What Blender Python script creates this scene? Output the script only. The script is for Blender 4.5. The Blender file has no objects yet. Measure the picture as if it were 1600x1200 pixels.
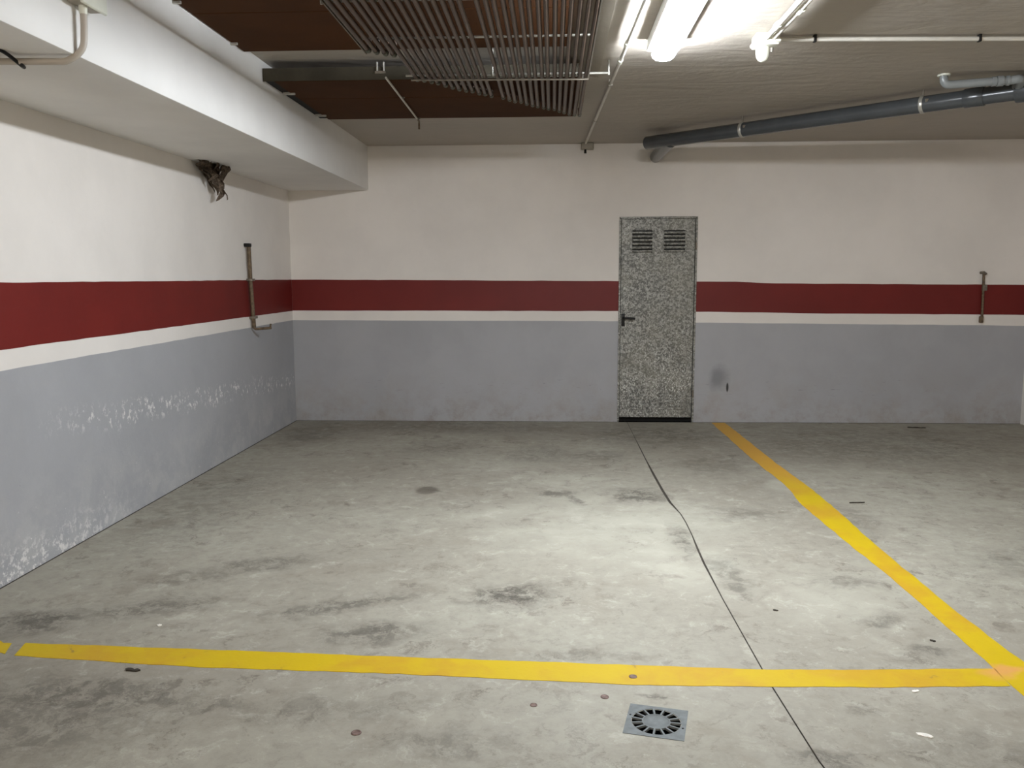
import bpy, bmesh, math, random
from mathutils import Vector, Matrix

random.seed(7)
scene = bpy.context.scene
COL = scene.collection

# ------------------------------------------------------------------ camera
CAM_H = 1.43
YAW, PITCH, ROLL = 0.0481093524, 0.126986452, 0.00362279601
F_PX = 1330.83
M = (Matrix.Rotation(YAW, 3, 'Z') @ Matrix.Rotation(-PITCH, 3, 'X') @ Matrix.Rotation(ROLL, 3, 'Y'))
ex, ey, ez = M @ Vector((1, 0, 0)), M @ Vector((0, 1, 0)), M @ Vector((0, 0, 1))
cam = bpy.data.cameras.new('camera')
cam.sensor_width = 36.0
cam.lens = F_PX / 1600 * 36.0
cam.clip_start = 0.05
cam_ob = bpy.data.objects.new('camera', cam)
COL.objects.link(cam_ob)
R3 = Matrix((ex, ez, -ey)).transposed()
cam_ob.matrix_world = Matrix.Translation((0, 0, CAM_H)) @ R3.to_4x4()
scene.camera = cam_ob

# ------------------------------------------------------------------ world, light levels, exposure
world = bpy.data.worlds.new('world')
scene.world = world
world.use_nodes = True
world.node_tree.nodes['Background'].inputs[0].default_value = (0.9, 0.95, 1.0, 1)
world.node_tree.nodes['Background'].inputs[1].default_value = 0.0
LAMP_STRENGTH = 205.0            # the fluorescent fitting in view
ADDED_LAMP_STRENGTH_REAR = 255.0       # unseen fittings further down the garage, added to brighten the back wall
LAMP_COLOR = (0.88, 0.935, 1.0, 1)
LAMP_COLOR_REAR = (1.0, 0.905, 0.825, 1)
vs = scene.view_settings
scene.display_settings.display_device = 'sRGB'
vs.view_transform = 'Standard'
vs.look = 'None'
vs.exposure = 0.38
vs.gamma = 1.0
vs.use_curve_mapping = False
scene.cycles.max_bounces = 10
scene.cycles.diffuse_bounces = 7
scene.cycles.use_denoising = True

# ------------------------------------------------------------------ dimensions (metres)
L, D, C = -2.553, 8.272, 2.656          # left wall x, back wall y, ceiling z
XR, YF = 4.475, -16.0                    # far right wall, wall behind the camera
BX, BZ = -1.77, 2.245                   # downstand beam: face x, underside z
CH = 2.73                               # shallow ceiling recess

# ------------------------------------------------------------------ material helpers
def lin(*c):
    def g(v):
        v /= 255.0
        return v / 12.92 if v <= 0.04045 else ((v + 0.055) / 1.055) ** 2.4
    return tuple(g(v) for v in c) + (1.0,)

class NT:
    def __init__(s, name):
        s.mat = bpy.data.materials.new(name)
        s.mat.use_nodes = True
        s.t = s.mat.node_tree
        s.b = s.t.nodes['Principled BSDF']
        s.co = s.t.nodes.new('ShaderNodeTexCoord').outputs['Object']
    def link(s, a, b): s.t.links.new(a, b)
    def setv(s, sock, v):
        if isinstance(v, (int, float, tuple, list)): sock.default_value = v
        else: s.link(v, sock)
    def noise(s, scale, detail=4, rough=0.55, vec=None, dist=0.0, color=False):
        n = s.t.nodes.new('ShaderNodeTexNoise')
        n.inputs['Scale'].default_value = scale
        n.inputs['Detail'].default_value = detail
        n.inputs['Roughness'].default_value = rough
        n.inputs['Distortion'].default_value = dist
        s.link(vec if vec is not None else s.co, n.inputs['Vector'])
        return n.outputs['Color' if color else 'Fac']
    def voro(s, scale, feature='F1', out='Distance', vec=None):
        n = s.t.nodes.new('ShaderNodeTexVoronoi')
        n.feature = feature
        n.inputs['Scale'].default_value = scale
        s.link(vec if vec is not None else s.co, n.inputs['Vector'])
        return n.outputs[out]
    def mapping(s, scale=(1, 1, 1), loc=(0, 0, 0), rot=(0, 0, 0), vec=None, typ='POINT'):
        n = s.t.nodes.new('ShaderNodeMapping')
        n.vector_type = typ
        n.inputs['Location'].default_value = loc
        n.inputs['Rotation'].default_value = rot
        n.inputs['Scale'].default_value = scale
        s.link(vec if vec is not None else s.co, n.inputs['Vector'])
        return n.outputs[0]
    def ramp(s, fac, a, b, lo=0.0, hi=1.0, smooth=True):
        n = s.t.nodes.new('ShaderNodeMapRange')
        n.interpolation_type = 'SMOOTHSTEP' if smooth else 'LINEAR'
        s.setv(n.inputs[0], fac)
        for i, v in zip((1, 2, 3, 4), (a, b, lo, hi)): n.inputs[i].default_value = v
        return n.outputs[0]
    def math(s, op, a, b=0.0):
        n = s.t.nodes.new('ShaderNodeMath'); n.operation = op
        s.setv(n.inputs[0], a); s.setv(n.inputs[1], b)
        return n.outputs[0]
    def mix(s, fac, a, b, mode='MIX'):
        n = s.t.nodes.new('ShaderNodeMix'); n.data_type = 'RGBA'; n.blend_type = mode
        s.setv(n.inputs[0], fac); s.setv(n.inputs[6], a); s.setv(n.inputs[7], b)
        return n.outputs[2]
    def sep(s, vec=None):
        n = s.t.nodes.new('ShaderNodeSeparateXYZ')
        s.link(vec if vec is not None else s.co, n.inputs[0])
        return n.outputs
    def vadd(s, a, b):
        n = s.t.nodes.new('ShaderNodeVectorMath'); n.operation = 'ADD'
        s.setv(n.inputs[0], a); s.setv(n.inputs[1], b)
        return n.outputs[0]
    def vscale(s, a, k):
        n = s.t.nodes.new('ShaderNodeVectorMath'); n.operation = 'SCALE'
        s.setv(n.inputs[0], a); n.inputs['Scale'].default_value = k
        return n.outputs[0]
    def length(s, a):
        n = s.t.nodes.new('ShaderNodeVectorMath'); n.operation = 'LENGTH'
        s.link(a, n.inputs[0])
        return n.outputs['Value']
    def blob(s, vec, c, r, rot=0.0, edge=0.35):
        """a patch of its own shape: 1 inside, 0 outside, at a fixed place on the surface"""
        v = s.mapping(scale=r, loc=c, rot=(0, 0, rot), vec=vec, typ='TEXTURE')
        return s.ramp(s.length(v), 1.0, edge, 0.0, 1.0)
    def bump(s, h, strength=0.2, dist=0.01):
        n = s.t.nodes.new('ShaderNodeBump')
        n.inputs['Strength'].default_value = strength
        n.inputs['Distance'].default_value = dist
        s.link(h, n.inputs['Height']); s.link(n.outputs[0], s.b.inputs['Normal'])
    def out(s, color=None, rough=None, metal=None, spec=None):
        if color is not None: s.setv(s.b.inputs['Base Color'], color)
        if rough is not None: s.setv(s.b.inputs['Roughness'], rough)
        if metal is not None: s.setv(s.b.inputs['Metallic'], metal)
        if spec is not None: s.setv(s.b.inputs['Specular IOR Level'], spec)
        return s.mat

def plain(name, color, rough=0.5, metal=0.0, var=0.15, scale=14.0, spec=0.5, bump=0.0):
    n = NT(name)
    f = n.noise(scale, 4)
    dark = tuple(v * (1 - var) for v in color[:3]) + (1,)
    light = tuple(min(1, v * (1 + var)) for v in color[:3]) + (1,)
    if bump: n.bump(n.noise(scale * 3, 4), bump, 0.004)
    return n.out(n.mix(n.ramp(f, .3, .7), dark, light), rough, metal, spec)

# ------------------------------------------------------------------ materials
def m_concrete():
    n = NT('worn_concrete')
    w = n.vadd(n.co, n.vscale(n.vadd(n.noise(1.6, 4, .6, color=True), (-.5, -.5, -.5)), .55))
    w2 = n.vadd(n.co, n.vscale(n.vadd(n.noise(5.0, 5, .65, color=True), (-.5, -.5, -.5)), .30))
    big = n.noise(0.55, 5, .55, vec=w)
    mid = n.noise(2.2, 6, .62, vec=w)
    fine = n.noise(16, 8, .7)
    grit = n.noise(90, 4, .7)
    base = n.mix(n.ramp(big, .35, .65), lin(149, 144, 131), lin(166, 163, 149))
    base = n.mix(n.ramp(mid, .42, .72, 0, .55), base, lin(133, 125, 112))
    base = n.mix(n.ramp(n.noise(1.1, 6, .6, vec=w2), .55, .75, 0, .5), base, lin(177, 174, 161))
    # trowel mottling, a hand's breadth across
    mot = n.noise(9, 8, .74, vec=w2, dist=.6)
    base = n.mix(n.ramp(mot, .47, .33, 0, .55), base, lin(186, 183, 170))
    base = n.mix(n.ramp(mot, .53, .68, 0, .60), base, lin(119, 113, 102))
    # tyre-dirt scuffs, ragged
    sc = n.math('MULTIPLY', n.ramp(n.noise(8, 9, .78, vec=n.mapping(scale=(1, .7, 1), vec=w2)), .54, .62),
                n.ramp(n.noise(1.3, 4, .55, vec=w), .44, .60))
    base = n.mix(n.math('MULTIPLY', sc, .62), base, lin(98, 90, 80))
    base = n.mix(n.ramp(fine, .40, .75, 0, .38), base, lin(122, 116, 105))
    base = n.mix(n.ramp(grit, .62, .78, 0, .30), base, lin(106, 97, 86))
    # single stains, and broad patches near the back wall darkened for weaker light: (x, y, rx, ry, rot, amount)
    st = [(-.842, 5.549, .095, .13, 0, .75), (-.93, 6.95, .55, .5, 0, .35), (-.12, 6.73, .45, .45, .2, .5),
          (.13, 5.35, .06, .30, .35, .95), (.02, 5.5, .22, .10, 0, .7), (-.20, 3.68, .30, .20, .3, .95), (-.72, 3.27, .34, .16, .3, .75), (-.9, 3.55, .5, .14, .4, .7),
          (.56, 5.45, .26, .30, 0, .95), (.33, 6.7, .35, .25, 0, .5), (1.38, 3.90, .26, .10, -.1, .5), (1.36, 3.45, .16, .09, .1, .75),
          (1.44, 3.17, .13, .07, .1, .65), (-2.17, 3.28, .34, .20, .3, .85), (-1.75, 3.48, .46, .16, .45, .65),
          (-1.60, 2.70, .55, .17, .0, .75), (-1.25, 2.62, .5, .14, .2, .45), (1.02, 2.70, .09, .045, 0, .6),
          (.80, 2.40, .16, .09, 0, .65), (.34, 2.80, .10, .035, -.15, .75), (-1.0, 7.95, 1.6, .5, 0, .45),
          (.95, 7.6, .9, .75, 0, .60), (2.7, 7.2, 1.7, 1.3, 0, .45), (1.75, 5.0, .22, .5, 0, .4),
          (-2.2, 7.6, .4, .7, 0, .55), (-2.2, 5.2, .45, 1.5, 0, .35), (-1.45, 4.05, .40, .16, .4, .6),
          (-1.75, 3.85, .35, .14, .4, .5), (.12, 3.06, .3, .06, 0, .45), (1.15, 5.05, .28, .20, 0, .5),
          (1.2, 6.4, .4, .5, 0, .45), (.71, 4.50, .08, .40, .05, .95), (.84, 4.05, .12, .30, .1, .8), (.84, 3.78, .05, .2, .2, .6),
          (2.4, 4.2, .5, .35, .2, .4), (-.35, 2.45, .35, .10, .1, .45), (-.75, 2.62, .5, .12, .15, .4), (-1.75, 2.55, .75, .42, .1, .55), (-2.3, 3.0, .25, .3, 0, .5), (1.3, 2.45, .5, .2, 0, .3)]
    acc = None
    for x, y, rx, ry, rot, a in st:
        v = n.math('MULTIPLY', n.blob(w2, (x, y, 0), (rx, ry, 1), rot, .25), a)
        acc = v if acc is None else n.math('MAXIMUM', acc, v)
    ragged = n.ramp(n.noise(13, 9, .78, vec=w2), .40, .58, .12, 1.0)
    base = n.mix(n.math('MULTIPLY', acc, ragged), base, lin(82, 77, 69))
    spot = n.blob(n.vadd(n.co, n.vscale(n.vadd(n.noise(14, 4, .6, color=True), (-.5, -.5, -.5)), .06)), (-.842, 5.549, 0), (.088, .125, 1), 0, .6)
    base = n.mix(n.math('MULTIPLY', spot, .75), base, lin(96, 89, 79))
    # pale patches
    lt = [(.25, 4.75, .9, .9, 0, .5), (.55, 4.2, .5, .7, 0, .5), (1.2, 3.6, .4, .5, 0, .35), (-.3, 5.0, .5, .4, 0, .4),
          (1.55, 5.75, .14, .3, 0, .55), (.1, 5.9, .4, .25, 0, .4)]
    acc = None
    for x, y, rx, ry, rot, a in lt:
        v = n.math('MULTIPLY', n.blob(w, (x, y, 0), (rx, ry, 1), rot, .2), a)
        acc = v if acc is None else n.math('MAXIMUM', acc, v)
    base = n.mix(n.math('MULTIPLY', acc, n.ramp(n.noise(4, 6, .65), .35, .65, .3, 1)), base, lin(187, 185, 170))
    n.bump(n.math('ADD', n.math('MULTIPLY', fine, .6), n.math('MULTIPLY', grit, .4)), .25, .004)
    return n.out(base, n.ramp(mid, .3, .7, .55, .8), 0, .35)

def m_plaster(name, col, lumpy=.12):
    n = NT(name)
    f = n.noise(1.3, 5, .6)
    c = n.mix(n.ramp(f, .3, .7), tuple(v * .94 for v in col[:3]) + (1,), tuple(min(1, v * 1.03) for v in col[:3]) + (1,))
    c = n.mix(n.ramp(n.noise(22, 6, .7), .62, .75, 0, .18), c, tuple(v * .8 for v in col[:3]) + (1,))
    h = n.math('ADD', n.math('MULTIPLY', n.noise(6, 6, .6), .7), n.math('MULTIPLY', n.noise(1.2, 3, .5), 1.5))
    n.bump(h, lumpy, .03)
    return n.out(c, .75, 0, .25)

def m_ceiling():
    n = NT('trowelled_ceiling')
    col = lin(172, 164, 153)
    c = n.mix(n.ramp(n.noise(.9, 5, .6), .3, .7), tuple(v * .9 for v in col[:3]) + (1,), col)
    wave = n.noise(2.2, 5, .6, vec=n.mapping(scale=(.7, 2.2, 1)), dist=1.2)
    h = n.math('ADD', n.math('MULTIPLY', wave, 1.0), n.math('MULTIPLY', n.noise(14, 5, .6), .25))
    n.bump(h, .28, .05)
    return n.out(c, .6, 0, .3)

def m_dado(name, flakes):
    """grey masonry paint that salt has lifted in flakes towards the floor"""
    n = NT(name)
    col = lin(162, 163, 166)
    s = n.sep()
    w = n.vadd(n.co, n.vscale(n.vadd(n.noise(3, 5, .6, color=True), (-.5, -.5, -.5)), .25))
    c = n.mix(n.ramp(n.noise(1.5, 5, .6, vec=w), .3, .7), tuple(v * .93 for v in col[:3]) + (1,), tuple(v * 1.04 for v in col[:3]) + (1,))
    low = n.ramp(s[2], .62, .05)
    c = n.mix(n.math('MULTIPLY', n.math('MULTIPLY', low, n.ramp(n.noise(5, 7, .7, vec=w), .40, .66)), .42), c,
              lin(190, 189, 186) if flakes else lin(150, 143, 132))
    if flakes:
        wz = n.sep(w)[2]
        yb = n.sep()[1]
        # the ragged tide line about half a metre up, and the crust along the floor
        line = n.math('SUBTRACT', .916, n.math('MULTIPLY', yb, .060))
        d = n.math('ABSOLUTE', n.math('SUBTRACT', wz, line))
        band = n.math('MULTIPLY', n.ramp(d, .095, .01), n.ramp(yb, 3.9, 4.9))
        tide = n.math('MULTIPLY', band, n.ramp(n.noise(26, 8, .75, vec=n.mapping(scale=(1, 1, .8))), .535, .60))
        crust = n.math('MULTIPLY', n.math('MULTIPLY', n.ramp(wz, .24, .0), n.ramp(yb, 5.2, 3.9)), n.ramp(n.noise(20, 8, .75), .50, .58))
        spots = n.math('MULTIPLY', n.ramp(s[2], .5, .1), n.ramp(n.noise(36, 6, .7), .645, .69))
        white = n.math('MAXIMUM', n.math('MAXIMUM', tide, crust), n.math('MULTIPLY', spots, .8))
        c = n.mix(n.math('MULTIPLY', white, .9), c, lin(232, 230, 226))
        dk = n.math('MULTIPLY', n.ramp(n.math('ABSOLUTE', n.math('SUBTRACT', s[2], .42)), .1, .02), n.ramp(n.noise(30, 4, .6), .70, .73))
        c = n.mix(n.math('MULTIPLY', dk, .8), c, lin(70, 66, 62))
        n.bump(n.math('ADD', n.noise(30, 6, .6), n.math('MULTIPLY', white, .8)), .35, .006)
    else:
        v2 = n.vadd(n.mapping(scale=(1, 1, 1), rot=(math.radians(-90), 0, 0)), (0, 0, 0))
        # v2: x stays, y = z
        s2 = n.sep(w)
        comb = n.t.nodes.new('ShaderNodeCombineXYZ')
        n.link(s2[0], comb.inputs[0]); n.link(s2[2], comb.inputs[1])
        cv = comb.outputs[0]
        comb2 = n.t.nodes.new('ShaderNodeCombineXYZ')
        n.link(s[0], comb2.inputs[0]); n.link(s[2], comb2.inputs[1])
        cv2 = comb2.outputs[0]
        c = n.mix(n.math('MULTIPLY', n.blob(cv, (1.60, .44, 0), (.14, .17, 1), -.5, .3), .55), c, lin(92, 96, 98))
        c = n.mix(n.math('MULTIPLY', n.blob(cv2, (1.690, .345, 0), (.014, .055, 1), 0, .6), .95), c, lin(38, 36, 34))
        foot = n.math('MULTIPLY', n.ramp(s2[2], .30, .0), n.ramp(n.noise(7, 7, .7), .45, .68))
        c = n.mix(n.math('MULTIPLY', foot, .5), c, lin(134, 127, 116))
        sc = n.math('MULTIPLY', n.ramp(n.math('ABSOLUTE', n.math('SUBTRACT', s[2], .33)), .14, .03),
                    n.ramp(n.noise(18, 6, .7, vec=n.mapping(scale=(.5, 1, 3))), .62, .68))
        c = n.mix(n.math('MULTIPLY', sc, .5), c, lin(96, 95, 93))
        n.bump(n.noise(30, 5, .6), .15, .004)
    return n.out(c, .6, 0, .35)

def m_red():
    n = NT('oxide_red_paint')
    c = n.mix(n.ramp(n.noise(2, 4), .3, .7), lin(100, 19, 14), lin(108, 23, 17))
    n.bump(n.noise(30, 4), .1, .003)
    return n.out(c, .55, 0, .35)

def m_yellow():
    n = NT('yellow_floor_paint')
    w = n.vadd(n.co, n.vscale(n.vadd(n.noise(3, 4, .6, color=True), (-.5, -.5, -.5)), .3))
    s = n.sep()
    far = n.ramp(s[1], 5.4, 6.4)
    c = n.mix(n.ramp(n.noise(1.8, 5, .6, vec=w), .42, .62), lin(197, 168, 3), lin(191, 151, 30))
    c = n.mix(n.math('MULTIPLY', far, .8), c, lin(206, 154, 58))
    c = n.mix(n.ramp(n.noise(5, 6, .7, vec=w), .58, .75, 0, .55), c, lin(200, 158, 60))
    c = n.mix(n.math('MULTIPLY', n.blob(w, (1.63, 2.98, 0), (.12, .06, 1), 0, .3), .75), c, lin(214, 150, 92))
    c = n.mix(n.ramp(n.noise(40, 6, .7), .62, .74, 0, .5), c, lin(140, 122, 74))
    scuff = n.math('MULTIPLY', n.ramp(n.noise(11, 7, .7, vec=w), .62, .68), n.ramp(n.noise(.9, 2), .5, .6))
    c = n.mix(n.math('MULTIPLY', scuff, .6), c, lin(112, 100, 70))
    n.bump(n.noise(60, 5), .2, .003)
    return n.out(c, .55, 0, .35)

def m_galv():
    n = NT('spangled_galvanised_steel')
    v = n.voro(60, out='Color')
    sv = n.sep(v)
    v2 = n.sep(n.voro(120, out='Color'))
    f = n.math('ADD', n.math('MULTIPLY', sv[0], .6), n.math('MULTIPLY', v2[1], .4))
    c = n.mix(n.ramp(f, .25, .85), lin(84, 84, 80), lin(152, 152, 146))
    s = n.sep()
    c = n.mix(n.ramp(n.noise(3, 5, .6), .35, .65, 0, .35), c, lin(128, 125, 112))
    # scratches and whitewash flecks, thicker towards the foot of the door
    fl = n.ramp(n.noise(75, 6, .75, vec=n.mapping(scale=(1.4, 1, .8), rot=(0, .5, 0))), .535, .60)
    zone = n.math('MAXIMUM', n.ramp(s[2], 1.25, .1, .25, 1.0), n.math('MULTIPLY', n.ramp(s[0], .85, .66), .6))
    zone = n.math('MULTIPLY', zone, n.ramp(n.noise(4, 4, .6), .30, .55))
    c = n.mix(n.math('MULTIPLY', n.math('MULTIPLY', fl, zone), .95), c, lin(226, 228, 222))
    n.bump(f, .12, .003)
    return n.out(c, .52, .35, .5)

def m_lamp(name, strength, col):
    m = bpy.data.materials.new(name); m.use_nodes = True
    b = m.node_tree.nodes['Principled BSDF']
    b.inputs['Base Color'].default_value = (.9, .9, .9, 1)
    b.inputs['Emission Color'].default_value = col
    b.inputs['Emission Strength'].default_value = strength
    return m

WALL = m_plaster('white_wall_paint', lin(224, 219, 213))
BEAM = m_plaster('white_beam_paint', lin(230, 228, 224), .10)
CEIL = m_ceiling()
CONC = m_concrete()
DADO_L = m_dado('flaking_grey_paint', True)
DADO_B = m_dado('grey_wall_paint', False)
RED = m_red()
YEL = m_yellow()
GALV = m_galv()
LAMP = m_lamp('lit_diffuser', LAMP_STRENGTH, LAMP_COLOR)
ADDED_LAMP_R = m_lamp('added_diffuser_rear', ADDED_LAMP_STRENGTH_REAR, LAMP_COLOR_REAR)
BROWN = plain('brown_painted_sheet', lin(67, 39, 16), .8, 0, .12, 2.5, .1)
SHADED_FACE = plain('shaded_face_sheet', lin(64, 60, 51), .8, 0, .2, 5, .1)  # dark tone carries the shade on the duct's front
PIPE = plain('brown_painted_pipe', lin(76, 59, 45), .42, 0, .10, 8, .5)
GREEN = plain('verdigris_copper', lin(86, 88, 74), .55, .2, .25, 60)
PVC = plain('dark_grey_plastic', lin(68, 71, 73), .20, 0, .06, 9, .5)
PVC_L = plain('light_grey_plastic', lin(128, 132, 132), .3, 0, .06, 9, .5)
COND = plain('grey_conduit', lin(196, 192, 182), .4, 0, .06, 9)
COND_D = plain('painted_conduit', lin(176, 168, 156), .5, 0, .06, 9)
BOXW = plain('off_white_plastic', lin(216, 217, 203), .4, 0, .05, 9)
BOXD = plain('dusty_box_plastic', lin(150, 143, 130), .55, 0, .10, 12)
ZINC = plain('zinc_plated_steel', lin(190, 188, 180), .35, .6, .1, 30)
STEEL = plain('dull_steel', lin(120, 112, 100), .5, .4, .2, 40)
RUST = plain('rusty_painted_steel', lin(104, 88, 68), .65, .2, .35, 45, bump=.3)
BLACK = plain('black_plastic', lin(17, 16, 15), .5, 0, .1, 20, .3)
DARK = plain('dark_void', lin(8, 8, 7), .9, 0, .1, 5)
GRATE = plain('grey_pvc_grate', lin(110, 115, 115), .6, 0, .14, 40, .3)
DISC = plain('worn_coin_metal', lin(112, 92, 84), .6, .3, .3, 120)
RAG = plain('dirty_rag_cloth', lin(124, 110, 96), .9, 0, .5, 60, .1, .5)
TWIG = plain('dark_dry_bark', lin(52, 46, 36), .9, 0, .3, 90)
CHIP = plain('white_plaster_chip', lin(226, 222, 212), .9, 0, .1, 60)
JOINT = plain('dirt_filled_joint', lin(62, 56, 48), .95, 0, .3, 40)
WHITE_MET = plain('white_enamel', lin(225, 226, 224), .35, 0, .03, 9)

# ------------------------------------------------------------------ geometry helpers
def link_mesh(name, bm, mat, parent=None, smooth=False):
    bmesh.ops.recalc_face_normals(bm, faces=bm.faces[:])
    me = bpy.data.meshes.new(name)
    bm.to_mesh(me); bm.free()
    for m in (mat if isinstance(mat, (list, tuple)) else [mat]): me.materials.append(m)
    if smooth:
        for p in me.polygons: p.use_smooth = True
        try: me.set_sharp_from_angle(angle=math.radians(38))
        except Exception: pass
    o = bpy.data.objects.new(name, me)
    COL.objects.link(o)
    if parent is not None:
        o.parent = parent
        o.matrix_parent_inverse = Matrix.Translation(parent.location).inverted()
    return o

def empty(name, loc):
    o = bpy.data.objects.new(name, None)
    o.empty_display_size = .1
    o.location = loc
    COL.objects.link(o)
    return o

def tag(o, label=None, cat=None, group=None, kind=None):
    if label: o['label'] = label
    if cat: o['category'] = cat
    if group: o['group'] = group
    if kind: o['kind'] = kind
    return o

def box(bm, lo, hi, bevel=0.0, seg=2):
    vs_ = [bm.verts.new((x, y, z)) for x in (lo[0], hi[0]) for y in (lo[1], hi[1]) for z in (lo[2], hi[2])]
    q = [(0, 1, 3, 2), (4, 6, 7, 5), (0, 4, 5, 1), (2, 3, 7, 6), (0, 2, 6, 4), (1, 5, 7, 3)]
    fs = [bm.faces.new([vs_[i] for i in f]) for f in q]
    if bevel:
        es = list({e for f in fs for e in f.edges})
        bmesh.ops.bevel(bm, geom=es, offset=bevel, segments=seg, affect='EDGES', profile=.5)

def smooth_path(pts, k=6):
    if len(pts) < 3: return [Vector(p) for p in pts]
    P = [Vector(p) for p in pts]
    out = []
    for i in range(len(P) - 1):
        p0, p1, p2, p3 = P[max(i - 1, 0)], P[i], P[i + 1], P[min(i + 2, len(P) - 1)]
        for j in range(k):
            t = j / k
            out.append(.5 * ((2 * p1) + (-p0 + p2) * t + (2 * p0 - 5 * p1 + 4 * p2 - p3) * t * t + (-p0 + 3 * p1 - 3 * p2 + p3) * t ** 3))
    out.append(P[-1])
    return out

def tube(bm, pts, r, seg=12, cap=True):
    P = [Vector(p) for p in pts]
    rings = []
    up = None
    for i, p in enumerate(P):
        d = (P[min(i + 1, len(P) - 1)] - P[max(i - 1, 0)]).normalized()
        if up is None:
            up = Vector((0, 0, 1)) if abs(d.z) < .9 else Vector((1, 0, 0))
        a = d.cross(up)
        if a.length < 1e-5: a = d.cross(Vector((0, 1, 0)))
        a.normalize(); b = a.cross(d).normalized(); up = b
        rr = r[i] if isinstance(r, (list, tuple)) else r
        rings.append([bm.verts.new(p + a * math.cos(t) * rr + b * math.sin(t) * rr)
                      for t in [2 * math.pi * k / seg for k in range(seg)]])
    for A, B in zip(rings, rings[1:]):
        for k in range(seg):
            bm.faces.new((A[k], A[(k + 1) % seg], B[(k + 1) % seg], B[k]))
    if cap:
        bm.faces.new(rings[0]); bm.faces.new(rings[-1])

def elbow(a, c, b, r, n=6):
    """points rounding the corner c between a and b with radius r"""
    a, c, b = Vector(a), Vector(c), Vector(b)
    u, v = (a - c).normalized(), (b - c).normalized()
    p0, p1 = c + u * r, c + v * r
    return [a] + [(1 - t) ** 2 * p0 + 2 * t * (1 - t) * c + t * t * p1 for t in [i / n for i in range(n + 1)]] + [b]

def poly(bm, pts):
    return bm.faces.new([bm.verts.new(p) for p in pts])

def tubeobj(name, pts, r, mat, parent=None, seg=12):
    bm = bmesh.new(); tube(bm, pts, r, seg)
    return link_mesh(name, bm, mat, parent, True)

def boxobj(name, lo, hi, mat, parent=None, bevel=0.0):
    bm = bmesh.new(); box(bm, lo, hi, bevel)
    return link_mesh(name, bm, mat, parent, bool(bevel))

# ------------------------------------------------------------------ floor: two slabs, a control joint, a hole for the gully
JY = [(YF, .795), (2.365, .795), (2.40, .790), (2.85, .769), (3.3, .762), (3.68, .757), (4.147, .757), (4.40, .764), (4.60, .772), (4.85, .776),
      (5.034, .772), (5.295, .744), (5.6, .735), (6.084, .729), (6.6, .727), (7.007, .727), (7.5, .727), (7.901, .728), (D, .728)]
def joint_w(y):
    if y < 4.1: return .0026
    if y < 4.45: return .0055
    if y < 5.1: return .0032
    if y < 5.25: return .0035
    if y < 6.4: return .0085
    if y < 7.1: return .004
    return .0018
DX0_, DX1_ = .632, 1.366
GX, GY = .336, 2.605                     # gully centre
bm = bmesh.new()
XL_, XR_ = L - .1, XR + .1
for (y0, x0), (y1, x1) in zip(JY, JY[1:]):
    w0, w1 = joint_w(y0), joint_w(y1)
    if abs(y0 - 2.40) < 1e-6:
        hx0, hx1 = .10, .56
        poly(bm, [(XL_, y0, 0), (hx0, y0, 0), (hx0, y1, 0), (XL_, y1, 0)])
        poly(bm, [(hx1, y0, 0), (x0 - w0, y0, 0), (x1 - w1, y1, 0), (hx1, y1, 0)])
        N = 32; r = .078
        circ = [(GX + r * math.cos(2 * math.pi * k / N), GY + r * math.sin(2 * math.pi * k / N), 0) for k in range(N)]
        def edge_pt(k):
            a = 2 * math.pi * k / N; c, s = math.cos(a), math.sin(a)
            tx = ((hx1 if c > 0 else hx0) - GX) / c if abs(c) > 1e-6 else 9
            ty = ((y1 if s > 0 else y0) - GY) / s if abs(s) > 1e-6 else 9
            t = min(tx, ty)
            return (GX + c * t, GY + s * t, 0)
        cr = [(hx1, y1, 0), (hx0, y1, 0), (hx0, y0, 0), (hx1, y0, 0)]
        for k in range(N):
            e0, e1 = edge_pt(k), edge_pt((k + 1) % N)
            pts = [circ[k], e0]
            if abs(e0[0] - e1[0]) > 1e-6 and abs(e0[1] - e1[1]) > 1e-6:
                pts.append(min(cr, key=lambda q: (q[0] - e0[0]) ** 2 + (q[1] - e0[1]) ** 2 + (q[0] - e1[0]) ** 2 + (q[1] - e1[1]) ** 2))
            pts += [e1, circ[(k + 1) % N]]
            poly(bm, pts)
    else:
        poly(bm, [(XL_, y0, 0), (x0 - w0, y0, 0), (x1 - w1, y1, 0), (XL_, y1, 0)])
    poly(bm, [(x0 + w0, y0, 0), (XR_, y0, 0), (XR_, y1, 0), (x1 + w1, y1, 0)])
bmesh.ops.remove_doubles(bm, verts=bm.verts[:], dist=1e-5)
floor = tag(link_mesh('floor', bm, CONC), 'worn grey concrete floor with stains and a control joint', kind='structure')
for p in floor.data.polygons:
    if p.normal.z < 0: p.flip()
bm = bmesh.new()
for (y0, x0), (y1, x1) in zip(JY, JY[1:]):
    poly(bm, [(x0 - .03, y0, -.005), (x0 + .03, y0, -.005), (x1 + .03, y1, -.005), (x1 - .03, y1, -.005)])
link_mesh('floor_joint', bm, JOINT, floor)

boxobj('wall_joint', (L + .0005, YF, .0002), (L + .007, D, .0025), JOINT, floor)
boxobj('wall_joint', (L, D - .0045, .0002), (DX0_, D - .0005, .0025), JOINT, floor)
boxobj('wall_joint', (DX1_, D - .0045, .0002), (XR, D - .0005, .0025), JOINT, floor)
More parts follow.
